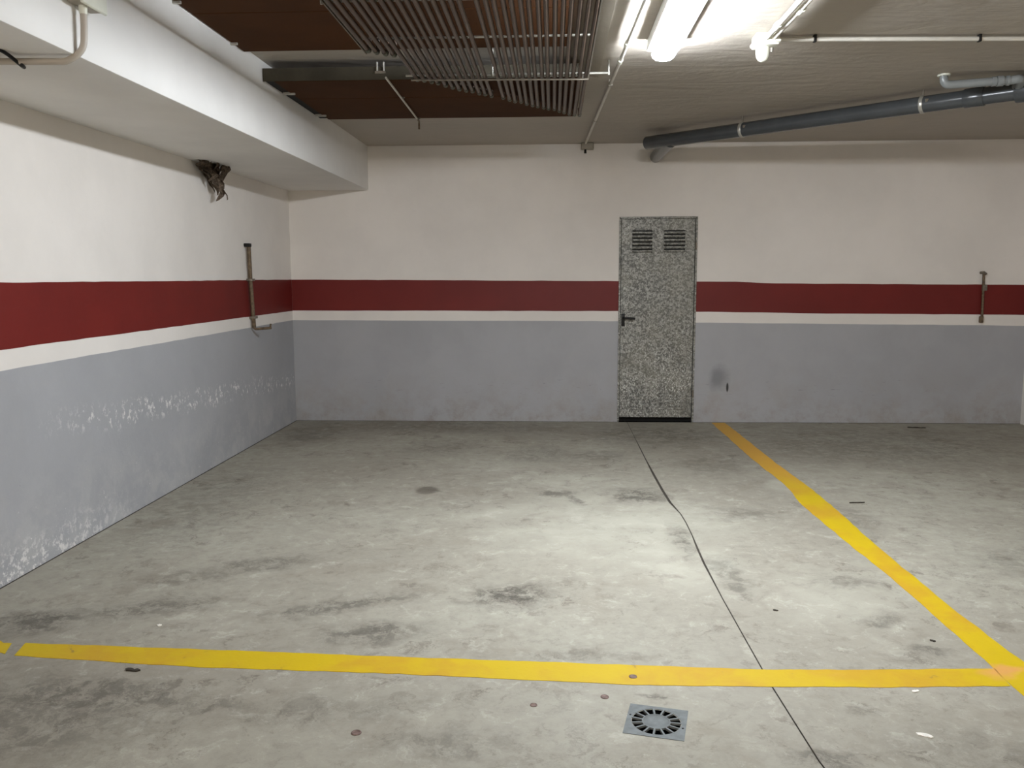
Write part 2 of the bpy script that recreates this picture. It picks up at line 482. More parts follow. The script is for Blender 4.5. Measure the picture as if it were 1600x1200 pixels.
# painted bay lines (thin coats of paint lying on the slab)
def ribbon(name, left, right, mat, parent, h=.0015, rag=.004, n=26):
    """a coat of paint between two edge polylines"""
    def res(pts):
        P = [Vector(p) for p in pts]
        Ls = [0]
        for a, b in zip(P, P[1:]): Ls.append(Ls[-1] + (b - a).length)
        out = []
        for i in range(n * 3 + 1):
            t = Ls[-1] * i / (n * 3)
            for k in range(len(P) - 1):
                if t <= Ls[k + 1] + 1e-9: break
            u = (t - Ls[k]) / max(Ls[k + 1] - Ls[k], 1e-9)
            out.append(P[k].lerp(P[k + 1], u))
        return out
    A, B = res(left), res(right)
    bm = bmesh.new()
    rows = []
    for i, (a, b) in enumerate(zip(A, B)):
        d = (b - a).normalized()
        a = a + d * random.uniform(-rag, rag); b = b + d * random.uniform(-rag, rag)
        rows.append([bm.verts.new((a.x, a.y, 0)), bm.verts.new((a.x, a.y, h)), bm.verts.new((b.x, b.y, h)), bm.verts.new((b.x, b.y, 0))])
    for r0, r1 in zip(rows, rows[1:]):
        for k in range(3): bm.faces.new((r0[k], r0[k + 1], r1[k + 1], r1[k]))
    return link_mesh(name, bm, mat, parent)
yl = ribbon('painted_line', [(1.543, 8.24), (1.55, 7.4), (1.556, 6.6), (1.580, 6.0), (1.590, 5.736), (1.560, 5.30), (1.566, 4.9), (1.585, 4.4), (1.612, 3.75), (1.610, 3.05), (1.60, 2.6)],
            [(1.672, 8.24), (1.69, 7.4), (1.702, 6.5), (1.722, 6.0), (1.735, 5.6), (1.736, 5.254), (1.722, 4.7), (1.716, 4.2), (1.724, 3.54), (1.745, 3.09), (1.752, 2.6)], YEL, floor, rag=.004)
tag(yl, 'yellow bay line running from the back wall past the door')
yl2 = ribbon('painted_line', [(-2.045, 2.992), (-1.80, 2.968), (-1.325, 2.925), (-.60, 2.903), (.309, 2.852), (.753, 2.856), (1.20, 2.872), (1.60, 2.896)],
             [(-2.07, 3.099), (-1.78, 3.090), (-1.2, 3.066), (-.635, 3.040), (.324, 3.004), (.786, 2.986), (1.2, 3.004), (1.612, 3.030)], YEL, floor, rag=.003)
tag(yl2, 'yellow bay line crossing the mouth of the parking bay')
yl3 = ribbon('painted_line', [(-2.55, 3.04), (-2.35, 3.035), (-2.092, 3.012)], [(-2.55, 3.125), (-2.35, 3.118), (-2.125, 3.104)], YEL, floor, rag=.012, n=8)
tag(yl3, 'short broken stub of yellow line beside the flaking wall')

# ------------------------------------------------------------------ walls
DX0, DX1, DZ1 = .632, 1.366, 1.972        # door opening
bm = bmesh.new()
def wq(x0, x1, z0, z1): poly(bm, [(x0, D, z0), (x1, D, z0), (x1, D, z1), (x0, D, z1)])
wq(L, DX0, 0, 2.9); wq(DX1, XR, 0, 2.9); wq(DX0, DX1, DZ1, 2.9)
for a, b in (((DX0, 0), (DX0, DZ1)), ((DX0, DZ1), (DX1, DZ1)), ((DX1, DZ1), (DX1, 0))):
    poly(bm, [(a[0], D, a[1]), (b[0], D, b[1]), (b[0], D + .12, b[1]), (a[0], D + .12, a[1])])
wall_back = tag(link_mesh('wall_back', bm, WALL), 'white back wall with red stripe and grey dado', kind='structure')
bm = bmesh.new(); poly(bm, [(L, YF, 0), (L, D, 0), (L, D, 2.9), (L, YF, 2.9)])
wall_left = tag(link_mesh('wall_left', bm, WALL), 'white side wall with red stripe above flaking grey dado', kind='structure')
bm = bmesh.new(); poly(bm, [(XR, YF, 0), (XR, D, 0), (XR, D, 2.9), (XR, YF, 2.9)])
wall_right = tag(link_mesh('wall_right', bm, WALL), kind='structure')
bm = bmesh.new(); poly(bm, [(L, YF, 0), (XR, YF, 0), (XR, YF, 2.9), (L, YF, 2.9)])
wall_front = tag(link_mesh('wall_front', bm, WALL), kind='structure')

def band(name, lower, upper, axis, mat, parent, off=.0015, step=.12, rag=.0016):
    """paint band between two polylines [(u, z)...] on a wall; u is x (axis 'b') or y (axis 'l')"""
    def at(pl, u):
        if u <= pl[0][0]: return pl[0][1]
        for a, b in zip(pl, pl[1:]):
            if u <= b[0]: return a[1] + (b[1] - a[1]) * (u - a[0]) / (b[0] - a[0])
        return pl[-1][1]
    u0, u1 = upper[0][0], upper[-1][0]
    n = max(2, int((u1 - u0) / step))
    bm = bmesh.new(); prev = None
    for i in range(n + 1):
        u = u0 + (u1 - u0) * i / n
        zl, zu = at(lower, u), at(upper, u) + random.uniform(-rag, rag)
        if zl > 0: zl += random.uniform(-rag, rag)
        P = (lambda z: (u, D - off, z)) if axis == 'b' else (lambda z: (L + off, u, z))
        cur = (bm.verts.new(P(zl)), bm.verts.new(P(zu)))
        if prev: bm.faces.new((prev[0], cur[0], cur[1], prev[1]))
        prev = cur
    return link_mesh(name, bm, mat, parent)
def cut(pl, a, b):
    def at(u):
        for p, q in zip(pl, pl[1:]):
            if p[0] <= u <= q[0]: return p[1] + (q[1] - p[1]) * (u - p[0]) / (q[0] - p[0])
        return pl[0][1] if u < pl[0][0] else pl[-1][1]
    return [(a, at(a))] + [p for p in pl if a < p[0] < b] + [(b, at(b))]
RT = [(L, 1.396), (.589, 1.372), (1.393, 1.363), (1.80, 1.360), (2.05, 1.344), (4.475, 1.324)]
RB = [(L, 1.095), (.593, 1.084), (1.388, 1.077), (2.657, 1.057), (4.475, 1.042)]
GT = [(L, 1.001), (.594, .986), (1.39, .972), (4.475, .939)]
Z0 = [(L, 0), (4.475, 0)]
for a, b in ((L + .002, DX0 - .002), (DX1 + .003, 4.475)):
    band('red_stripe', cut(RB, a, b), cut(RT, a, b), 'b', RED, wall_back)
    band('grey_dado', cut(Z0, a, b), cut(GT, a, b), 'b', DADO_B, wall_back)
band('red_stripe', [(YF, 1.10), (3.8, 1.096), (8.27, 1.092)], [(YF, 1.41), (3.8, 1.405), (8.27, 1.395)], 'l', RED, wall_left)
band('grey_dado', [(YF, 0), (8.27, 0)], [(YF, .998), (8.27, 1.0)], 'l', DADO_L, wall_left)

# ------------------------------------------------------------------ ceiling with a shallow recess, and the downstand beam
bm = bmesh.new()
RX0, RX1, RX2, RY = BX, .10, .28, 5.56
poly(bm, [(L, RY, C), (XR, RY, C), (XR, D, C), (L, D, C)])
poly(bm, [(RX2, YF, C), (XR, YF, C), (XR, RY, C), (RX2, RY, C)])
poly(bm, [(RX0, YF, CH), (RX1, YF, CH), (RX1, RY - .004, CH), (RX0, RY - .004, CH)])
poly(bm, [(RX1, YF, CH), (RX2, YF, C), (RX2, RY, C), (RX1, RY - .004, CH)])
poly(bm, [(RX0, RY - .004, CH), (RX1, RY - .004, CH), (RX2, RY, C), (RX0, RY, C)])
ceiling = tag(link_mesh('ceiling', bm, CEIL), 'rough trowelled off-white ceiling', kind='structure')
bm = bmesh.new()
box(bm, (L - .02, YF, BZ), (BX, D, CH + .08), .008, 2)
beam = tag(link_mesh('trim_1', bm, BEAM, None, True), 'deep white downstand beam along the top of the side wall', kind='structure')

# ------------------------------------------------------------------ metal door
door = tag(empty('door_1', (1.0, D, 0)), 'dented galvanised metal door with louvres and black handle', kind='structure')
LX0, LX1, LZ0, LZ1 = .650, 1.349, .047, 1.958
LY = D + .004                              # front of the leaf
bm = bmesh.new()
box(bm, (LX0, LY, LZ0), (LX1, LY + .04, LZ1), .003, 1)
link_mesh('door_leaf', bm, GALV, door)
bm = bmesh.new()
for lo, hi in (((DX0 - .002, D - .010, 0), (DX0 + .015, D + .06, DZ1 - .002)), ((DX1 - .014, D - .010, 0), (DX1 + .004, D + .06, DZ1 - .002)),
               ((DX0 - .002, D - .010, DZ1 - .015), (DX1 + .004, D + .06, DZ1 + .004))):
    box(bm, lo, hi, .002, 1)
link_mesh('door_frame', bm, GALV, door)
boxobj('door_gap', (DX0 + .016, D + .055, .0), (DX1 - .015, D + .1, DZ1 - .02), DARK, door)
def vent(x0, x1, z0, z1, n, deep):
    if deep:
        v = boxobj('vent', (x0, LY - .0012, z0), (x1, LY + .002, z1), DARK, door)
    else:
        v = boxobj('vent', (x0, LY - .0012, z0), (x1, LY + .002, z1), GALV, door)
    p = (z1 - z0) / n
    for i in range(n):
        zb = z0 + p * i
        top = zb + p * (.70 if deep else .86)
        out = .012 if deep else .005
        bm = bmesh.new()
        a, b = x0 - .002, x1 + .002
        sec = [(LY - .001, zb), (LY - .003, zb), (LY - out, zb + p * .30), (LY - out, top - p * .10), (LY - .001, top)]
        A = [bm.verts.new((a, y, z)) for y, z in sec]; B = [bm.verts.new((b, y, z)) for y, z in sec]
        for k in range(len(sec)):
            j = (k + 1) % len(sec)
            bm.faces.new((A[k], A[j], B[j], B[k]))
        bm.faces.new(A); bm.faces.new(B)
        link_mesh('slat', bm, GALV, v)
vent(.755, .945, 1.640, 1.850, 6, True)
vent(1.056, 1.256, 1.640, 1.850, 6, True)
vent(.757, .940, .122, .315, 6, False)
vent(1.036, 1.296, .122, .315, 6, False)
bm = bmesh.new(); box(bm, (.659, LY - .010, .940), (.693, LY + .001, 1.058), .004, 2)
hp = tag(link_mesh('handle_plate', bm, BLACK, door, True), 'black handle plate')
bm = bmesh.new()
tube(bm, elbow((.676, LY - .008, 1.018), (.676, LY - .052, 1.018), (.786, LY - .050, 1.013), .016), .0105, 10)
link_mesh('lever', bm, BLACK, hp, True)
for z in (1.70, .283):
    tubeobj('hinge', [(DX1 - .008, D - .012, z - .035), (DX1 - .008, D - .012, z + .035)], .008, STEEL, door)

# ------------------------------------------------------------------ fluorescent fittings
def luminaire(x, y, ln, across, lampmat, label):
    """a batten with a moulded diffuser; 'across' turns it to lie along x"""
    t = tag(empty('fluorescent_light', (x, y, C)), label, 'ceiling light')
    def put(u, w, z): return (x + u, y + w, C + z) if across else (x + w, y + u, C + z)
    h = ln / 2
    bm = bmesh.new()
    lo, hi = put(-h + .02, -.086, -.062), put(h - .02, .086, -.001)
    box(bm, [min(a, b) for a, b in zip(lo, hi)], [max(a, b) for a, b in zip(lo, hi)], .008, 2)
    link_mesh('housing', bm, WHITE_MET, t, True)
    bm = bmesh.new(); rows = []
    prof = [(-.052, -.063), (-.060, -.078), (-.056, -.094), (-.036, -.109), (0, -.114), (.036, -.109), (.056, -.094), (.060, -.078), (.052, -.063)]
    for u, sc in ((-h, .72), (-h + .012, .93), (-h + .03, 1), (h - .03, 1), (h - .012, .93), (h, .72)):
        rows.append([bm.verts.new(put(u, px * sc, -.05 + (pz + .05) * sc)) for px, pz in prof])
    for a, b in zip(rows, rows[1:]):
        for k in range(len(prof)): bm.faces.new((a[k], a[(k + 1) % len(prof)], b[(k + 1) % len(prof)], b[k]))
    bm.faces.new(rows[0]); bm.faces.new(rows[-1])
    link_mesh('diffuser', bm, lampmat, t, True)
luminaire(.575, 4.08, 1.28, False, LAMP, 'lit white fluorescent ceiling light beside the brown pipes')
for k, y in enumerate((-4.5, -8.5, -12.5)):  # unseen fittings, added to throw light onto the back wall
    luminaire(.575, y, 1.28, True, ADDED_LAMP_R, ('unseen lit fluorescent ceiling light over the driving lane behind the camera',
              'unseen lit fluorescent ceiling light halfway down the garage', 'unseen lit fluorescent ceiling light at the far end of the garage')[k])

# ------------------------------------------------------------------ brown flat ducts on the ceiling
def duct(label, x0, x1, ys, z0, z1, nclip):
    t = tag(empty('ceiling_duct', ((x0 + x1) / 2, ys[0], z1)), label, 'duct', 'brown flat ducts over the bay')
    for a, b in zip(ys, ys[1:]):
        bm = bmesh.new(); box(bm, (x0, a + .003, z0), (x1, b - .003, z1), .004, 1)
        link_mesh('panel', bm, BROWN, t)
        for k in range(nclip):
            bm = bmesh.new(); box(bm, (x0 - .045 + .02 * k, b - .20 - .12 * k, z0 - .012), (x0 + .035 + .02 * k, b - .185 - .12 * k, z0 + .006), .002, 1)
            link_mesh('clip', bm, ZINC, t)
    return t
duct('brown flat duct panel ending at a gap of bare ceiling, above the pipe bundle', BX + .004, .10, [2.83, 3.55, 4.269, 4.985], 2.70, CH - .001, 1)
duct('brown flat duct panel with a thin rod below it, nearer the back wall', -1.705, .171, [5.315, 5.829, 6.590], 2.606, C - .001, 1)

fl_duct = [o for o in COL.objects if o.name.startswith('ceiling_duct')][-1]
boxobj('gap_shade', (BX + .003, 5.32, 2.616), (-1.706, 6.588, C - .0015), DARK, fl_duct)  # dark box standing for the shade in the gap beside the beam
boxobj('flange', (BX + .004, 5.297, 2.606), (.171, 5.304, 2.682), SHADED_FACE, fl_duct)  # front face of the duct, its shadow put into the dark colour
for x in (-1.062, -1.022):
    tubeobj('bolt', [(x, 5.290, 2.652), (x, 5.290, 2.706)], .006, ZINC, fl_duct, 8)
boxobj('bracket', (-1.075, 5.284, 2.640), (-1.010, 5.297, 2.654), STEEL, fl_duct)
# ------------------------------------------------------------------ bundle of thin brown pipes on rails
RZ = 2.566
rack = tag(empty('pipe_bundle', (-.38, 4.0, RZ)), 'bundle of thin brown painted pipes hung in parallel under the ceiling', 'pipes')
NP = 32
for i in range(NP):
    x = -.938 + i * (1.125 / (NP - 1))
    if i == 16: continue                                  # the one missing pipe
    if i < 4:
        ye = 4.50 + .035 * i
    else:
        ye = 5.14 + (6.36 - 5.14) * ((x + .80) / (.187 + .80)) + random.uniform(-.02, .02)
    z = RZ + random.uniform(-.003, .003)
    x += random.uniform(-.002, .002)
    bm = bmesh.new()
    tube(bm, elbow((x, 1.6, z), (x, ye, z), (x, ye, z + .055 if i >= 4 else z + .10), .032, 4), .0118, 10)
    p = link_mesh('pipe', bm, PIPE, rack, True)
    bm = bmesh.new()
    tube(bm, [(x, ye - .075, z), (x, ye - .035, z)], .0145, 10)
    link_mesh('fitting', bm, GREEN, p, True)
def rail(a, b, r=.006, mat=ZINC, name='rail'):
    return tubeobj(name, [a, b], r, mat, rack, 8)
rail((-.86, 5.12, RZ + .020), (.325, 5.12, RZ + .020), .0065)
rail((-.82, 5.06, RZ - .018), (.202, 5.10, RZ - .018), .0055, STEEL)
for y in (4.33, 3.75, 2.6): rail((-.96, y, RZ + .020), (.20, y, RZ + .020))
bm = bmesh.new(); box(bm, (.196, 1.6, RZ - .014), (.203, 5.10, RZ + .016)); link_mesh('side_rail', bm, ZINC, rack)
bm = bmesh.new(); box(bm, (-.960, 1.6, RZ - .012), (-.954, 4.50, RZ + .012)); link_mesh('side_rail', bm, STEEL, rack)
for x, y, zt in ((-.352, 5.11, CH), (.318, 5.12, C), (-.985, 3.75, CH), (.20, 3.75, C)):
    tubeobj('hanger', [(x, y, RZ + .008), (x, y, zt)], .006, ZINC, rack, 8)
# thin rod below the rear duct
rod = tag(empty('hanging_rod', (-1.0, 5.9, 2.60)), 'thin pale rod slung under the brown duct, ending in a dark hook', 'rod')
tubeobj('rod', [(-.985, 5.16, 2.586), (-.992, 5.28, 2.592), (-1.022, 6.56, 2.598)], .0065, COND, rod, 8)
tubeobj('hook', smooth_path([(-1.022, 6.55, 2.598), (-1.025, 6.66, 2.600), (-1.03, 6.70, 2.585), (-1.03, 6.70, 2.545)], 4), .007, RUST, rod, 8)
for y in (5.8, 6.55):
    tubeobj('tie', [(-1.005 - .013 * (y - 5.8), y, 2.595), (-.99 - .013 * (y - 5.8), y + .01, 2.6065)], .007, STEEL, rod, 8)

# ------------------------------------------------------------------ conduits and boxes
def conduit(label, pts, r=.010, mat=COND, joints=(), name='conduit'):
    t = tag(empty(name, pts[0]), label, 'conduit')
    tubeobj('tube', pts, r, mat, t, 10)
    for a, b in joints: tubeobj('coupling', [a, b], r * 1.45, BOXW, t, 10)
    return t
cA, cB = Vector((.401, 3.945, 2.620)), Vector((.303, 7.98, 2.638))
def along(y): return cA.lerp(cB, (y - cA.y) / (cB.y - cA.y))
t = conduit('grey conduit on the ceiling between the pipe bundle and the lit lamp', [along(1.6), along(5.0), along(6.5), along(8.10)], .0105, COND,
            [(along(4.62), along(4.68)), (along(4.98), along(5.05))])
for y in (5.6, 6.9):
    c = along(y)
    boxobj('clip', (c.x - .014, c.y - .006, c.z - .013), (c.x + .014, c.y + .006, C - .001), BOXD, t, .002)
jb = tag(empty('junction_box', (.32, D - .06, 2.63)), 'small dusty junction box in the corner above the door', 'junction box')
bm = bmesh.new(); box(bm, (.262, D - .10, 2.597), (.378, D - .002, C - .002), .006, 2); link_mesh('box', bm, BOXD, jb, True)
bm = bmesh.new(); box(bm, (.268, D - .106, 2.603), (.372, D - .099, C - .008), .003, 1); link_mesh('lid', bm, BOXD, jb, True)
tubeobj('cable_gland', [(.300, D - .05, 2.600), (.300, D - .05, 2.563)], [.010, .012], BLACK, jb, 10)

# white box with its dome, two conduits towards the camera and one along the ceiling
jb = tag(empty('junction_box', (1.085, 4.64, C)), 'white ceiling junction box with a dome below it, two conduits meeting there', 'junction box')
bm = bmesh.new(); box(bm, (1.035, 4.585, C - .062), (1.150, 4.70, C - .001), .006, 2); link_mesh('box', bm, BOXW, jb, True)
bm = bmesh.new(); box(bm, (1.028, 4.578, C - .052), (1.157, 4.707, C - .034), .003, 1); link_mesh('lid', bm, BOXW, jb, True)
tubeobj('dome', [(1.084, 4.655, C - .060), (1.084, 4.655, C - .085), (1.084, 4.655, C - .108), (1.084, 4.655, C - .124), (1.084, 4.655, C - .132)],
        [.036, .036, .033, .024, .010], BOXW, jb, 16)
tubeobj('cable_gland', [(1.128, 4.66, C - .060), (1.128, 4.66, C - .083)], [.012, .010], ZINC, jb, 10)
conduit('bright conduit from the domed junction box, the side next to the lamp', [(1.085, 4.60, C - .030), (1.085, 1.6, C - .030)], .0125, COND,
        [((1.085, 4.34, C - .030), (1.085, 4.40, C - .030))])
conduit('bright conduit from the domed junction box, the side away from the lamp', [(1.122, 4.60, C - .030), (1.132, 1.6, C - .030)], .0125, COND,
        [((1.127, 4.10, C - .030), (1.127, 4.15, C - .030))])
t = conduit('pale conduit across the ceiling above the grey drain pipe', [(1.150, 4.655, C - .022), (1.348, 4.660, C - .022), (2.392, 4.715, C - .022), (XR - .01, 4.82, C - .022)], .0115, COND)
for x, y in ((1.348, 4.660), (2.20, 4.705), (3.2, 4.76)):
    boxobj('clip', (x - .007, y - .0145, C - .037), (x + .007, y + .0145, C - .001), BLACK, t, .002)

# box on the beam with its bent conduit
jb = tag(empty('junction_box', (BX, 3.24, 2.50)), 'grey junction box on the white beam face', 'junction box')
bm = bmesh.new(); box(bm, (BX + .001, 3.165, 2.425), (BX + .055, 3.325, 2.56), .006, 2); link_mesh('box', bm, BOXD, jb, True)
bm = bmesh.new(); box(bm, (BX + .054, 3.158, 2.418), (BX + .068, 3.332, 2.567), .004, 1); link_mesh('lid', bm, BOXW, jb, True)
tubeobj('cable_gland', [(BX + .030, 3.225, 2.428), (BX + .030, 3.225, 2.395)], [.016, .014], BOXW, jb, 10)
cp = smooth_path([(BX + .030, 3.225, 2.42), (BX + .030, 3.222, 2.34), (BX + .022, 3.215, 2.27), (BX - .025, 3.200, 2.226), (BX - .09, 3.19, 2.220), (BX - .30, 3.185, 2.222), (L + .01, 3.18, 2.222)], 6)
t = conduit('grey conduit curving from the beam face under the beam to the side wall', cp, .0125, COND_D)
bm = bmesh.new(); tube(bm, smooth_path([(BX - .185, 3.17, 2.204), (BX - .20, 3.20, 2.206), (BX - .22, 3.12, 2.240), (BX - .235, 3.04, 2.243)], 4), .007, 8)
tag(link_mesh('cable_tie', bm, BLACK, t, True), 'black cable tie')

# ------------------------------------------------------------------ grey drain pipe
PZ = 2.55
A0, A1 = Vector((.80, 7.53, PZ - .004)), Vector((2.74, 5.83, PZ + .012))
ax = (A1 - A0).normalized()
def on(t): return A0 + ax * t
LEN = (A1 - A0).length
dp = tag(empty('drain_pipe', A0), 'long dark grey plastic drain pipe slanting under the ceiling to the back wall', 'pipe')
PR = .055
bm = bmesh.new()
tube(bm, [on(-.012), on(-.004), on(.0), on(LEN + .75)], [PR * .80, PR * .97, PR, PR], 24)
link_mesh('main_pipe', bm, PVC, dp, True)
bm = bmesh.new()
b0 = on(.24)
tube(bm, [b0 + Vector((0, 0, -.012)), Vector((.965, D - .30, PZ - .018)), Vector((.962, D - .001, PZ - .020))], [PR * .95, PR * .98, PR * .98], 20)
link_mesh('branch', bm, PVC, dp, True)
def collar(name, t0, t1, r, mat):
    bm = bmesh.new(); tube(bm, [on(t0), on(t0 + .004), on(t1 - .004), on(t1)], [r * .96, r, r, r * .96], 24)
    return link_mesh(name, bm, mat, dp, True)
def hanger(t):
    c = on(t)
    h = collar('clamp', t - .012, t + .012, PR * 1.07, ZINC)
    tubeobj('threaded_rod', [(c.x, c.y, c.z + PR), (c.x, c.y, C - .0015)], .006, STEEL, dp, 8)
    bm = bmesh.new(); box(bm, (c.x - .012, c.y - PR - .018, c.z + .004), (c.x + .012, c.y - PR + .010, c.z + .026), .003, 1)
    link_mesh('bolt', bm, STEEL, h)
hanger(.90); hanger(2.24)
collar('coupling', 2.50, 2.62, PR * 1.13, PVC)
collar('coupling', 2.80, 3.05, PR * 1.32, PVC)
# stack into the ceiling beyond the coupling
v0 = on(2.93)
bm = bmesh.new(); tube(bm, [(v0.x, v0.y, v0.z), (v0.x, v0.y, C - .002)], PR * 1.18, 20)
link_mesh('riser', bm, PVC, dp, True)
# thin branch pipe beside it
q0 = Vector((2.418, 5.60, 2.590)); q1 = Vector((2.800, 5.530, 2.600)); jn = on(2.52)
sp = tag(empty('waste_pipe', q0), 'thin grey waste pipe with elbows joining the big drain pipe', 'pipe')
SR = .025
bm = bmesh.new(); tube(bm, elbow((q0.x, q0.y, C), (q0.x, q0.y, q0.z), q1, .045, 6), SR, 16)
link_mesh('pipe', bm, PVC_L, sp, True)
d = (q1 - q0).normalized()
bm = bmesh.new(); tube(bm, [(q0.x, q0.y, C - .012), (q0.x, q0.y, C - .001)], SR * 1.5, 16); link_mesh('flange', bm, BOXW, sp, True)
for k, (s0, s1, rr) in enumerate(((.70, .76, 1.18), (.77, .86, 1.28), (.91, .95, 1.22))):
    l = (q1 - q0).length
    tubeobj('collar', [q0 + d * l * s0, q0 + d * l * s1], SR * rr, PVC_L, sp, 16)
e = q1 + d * .05
mid = Vector((q1.x + .085, (q1.y + jn.y) / 2 - .03, (q1.z + jn.z) / 2))
bm = bmesh.new(); tube(bm, smooth_path([q1 - d * .01, q1 + d * .04, mid, jn + Vector((.05, -.06, .01)), jn + Vector((.012, -.045, .008))], 6), SR * 1.05, 16)
link_mesh('return_bend', bm, PVC_L, sp, True)

bm = bmesh.new()
tube(bm, smooth_path([(4.47, D - .03, 2.60), (4.40, D - .05, 2.585), (4.37, D - .05, 2.555), (4.40, D - .05, 2.530), (4.46, D - .04, 2.50)], 5), .011, 8)
tube(bm, smooth_path([(4.47, D - .05, 2.57), (4.42, D - .07, 2.56), (4.39, D - .06, 2.52), (4.44, D - .04, 2.47)], 5), .008, 8)
tag(link_mesh('cable_loop', bm, BLACK, None, True), 'dark loop of cable in the far wall corner under the ceiling', 'cable')
# ------------------------------------------------------------------ brackets left on the walls
br = tag(empty('wall_bracket', (L, 7.08, 1.0)), 'rusty steel bar fixed upright on the side wall across the red stripe', 'bracket')
bm = bmesh.new()
tube(bm, [(L + .030, 7.045, 1.672), (L + .028, 7.06, 1.40), (L + .028, 7.10, 1.0)], .0165, 10); link_mesh('bar', bm, RUST, br, True)
boxobj('hook', (L + .002, 7.005, 1.672), (L + .05, 7.06, 1.700), BLACK, br, .004)
for z in (1.40, 1.085): boxobj('strap', (L + .001, 7.035 + (1.4 - z) * .1, z - .010), (L + .052, 7.105 + (1.4 - z) * .1, z + .010), STEEL, br, .003)
bm = bmesh.new()
tube(bm, elbow((L + .028, 7.10, 1.02), (L + .028, 7.10, .985), (L + .17, 7.12, .995), .02, 4), .011, 8)
tube(bm, [(L + .16, 7.12, .995), (L + .165, 7.12, 1.03)], .008, 8)
link_mesh('foot', bm, RUST, br, True)
br = tag(empty('wall_bracket', (4.04, D, 1.0)), 'thin steel bar on the back wall over the stripe, far from the door', 'bracket')
bm = bmesh.new()
tube(bm, [(4.036, D - .018, 1.432), (4.040, D - .018, 1.24), (4.045, D - .018, .985)], .011, 10); link_mesh('bar', bm, RUST, br, True)
bm = bmesh.new(); tube(bm, [(4.012, D - .002, 1.437), (4.030, D - .030, 1.440), (4.055, D - .020, 1.425)], .013, 8); link_mesh('hook', bm, STEEL, br, True)
bm = bmesh.new(); box(bm, (4.022, D - .034, .968), (4.055, D - .002, 1.030), .006, 2); link_mesh('foot', bm, RUST, br, True)
boxobj('strap', (4.030, D - .032, 1.27), (4.070, D - .001, 1.325), STEEL, br, .004)

# ------------------------------------------------------------------ rag of torn fibre hanging from the beam corner
rg = tag(empty('rag', (-2.50, 6.30, BZ)), 'crumpled brown rag hanging from the corner under the beam', 'rag')
rr = random.Random(5)
def strip(y, w, l, tw, x0, dy):
    bm = bmesh.new(); prev = None
    n = 9
    for i in range(n + 1):
        t = i / n
        ww = w * (1 - .75 * t * t) * (.75 + .5 * rr.random())
        cx = x0 + .025 * math.sin(t * 7 + tw) + rr.uniform(-.006, .006)
        cy = y + dy * t + .012 * math.sin(t * 11 + tw * 2)
        a = tw + t * 1.6
        v = Vector((math.cos(a) * .5, math.sin(a), 0)) * ww * .5
        z = BZ + .004 - l * t
        cur = [bm.verts.new((cx - v.x, cy - v.y, z)), bm.verts.new((cx + .012 * math.sin(t * 9 + tw), cy, z - .008)), bm.verts.new((cx + v.x, cy + v.y, z))]
        if prev:
            for k in (0, 1): bm.faces.new((prev[k], prev[k + 1], cur[k + 1], cur[k]))
        prev = cur
    bmesh.ops.solidify(bm, geom=bm.faces[:], thickness=.003)
    return bm
for y, w, l, tw, x0, dy in ((6.03, .10, .07, .3, -2.49, .10), (6.10, .11, .11, 1.2, -2.50, .05), (6.16, .12, .13, 2.8, -2.47, .04), (6.20, .12, .16, .9, -2.51, .03),
                            (6.25, .13, .18, 2.0, -2.46, .02), (6.29, .13, .22, 1.4, -2.50, .02), (6.33, .13, .26, 2.6, -2.48, .0), (6.37, .12, .25, 1.1, -2.45, -.01),
                            (6.34, .10, .20, .4, -2.52, -.02), (6.40, .09, .17, 1.7, -2.48, -.02)):
    link_mesh('torn_strip', strip(y, w, l, tw, x0, dy), RAG, rg)

# ------------------------------------------------------------------ floor gully
gu = tag(empty('floor_drain', (GX, GY, 0)), 'square grey floor drain with a round slotted grate', 'drain')
ANG = math.radians(-12.5)
rot = Matrix.Rotation(ANG, 3, 'Z')
def gp(x, y, z): 
    v = rot @ Vector((x, y, 0)); return (GX + v.x, GY + v.y, z)
NSL, R0, R1, H = 15, .046, .080, .0016
bm = bmesh.new()
N = 60; hs = .0955
def sqpt(a):
    c, s = math.cos(a), math.sin(a); t = hs / max(abs(c), abs(s)); return (c * t, s * t)
for k in range(N):
    a0, a1 = 2 * math.pi * (k + .5) / N + math.pi / 4, 2 * math.pi * (k + 1.5) / N + math.pi / 4
    i0, i1 = (R1 * math.cos(a0), R1 * math.sin(a0)), (R1 * math.cos(a1), R1 * math.sin(a1))
    o0, o1 = sqpt(a0), sqpt(a1)
    mids = []
    if abs(o0[0] - o1[0]) > 1e-6 and abs(o0[1] - o1[1]) > 1e-6:
        mids = [(math.copysign(hs, o0[0] + o1[0]), math.copysign(hs, o0[1] + o1[1]))]
    poly(bm, [gp(*i0, H), gp(*o0, H)] + [gp(*m, H) for m in mids] + [gp(*o1, H), gp(*i1, H)])
    poly(bm, [gp(*o0, H)] + [gp(*m, H) for m in mids] + [gp(*o1, H), gp(*o1, -.002)] + [gp(*m, -.002) for m in reversed(mids)] + [gp(*o0, -.002)])
    poly(bm, [gp(*i0, H), gp(*i1, H), gp(*i1, -.002), gp(*i0, -.002)])
link_mesh('plate', bm, GRATE, gu)
bm = bmesh.new()
cen = []
prof = [(R0, -.004), (R0, .0022), (R0 * .93, .0026), (R0 * .84, -.001), (.012, -.0025)]
rings = [[bm.verts.new(gp(r * math.cos(2 * math.pi * k / 30), r * math.sin(2 * math.pi * k / 30), z)) for k in range(30)] for r, z in prof]
for a, b in zip(rings, rings[1:]):
    for k in range(30): bm.faces.new((a[k], a[(k + 1) % 30], b[(k + 1) % 30], b[k]))
bm.faces.new(rings[-1])
link_mesh('centre_dish', bm, GRATE, gu, True)
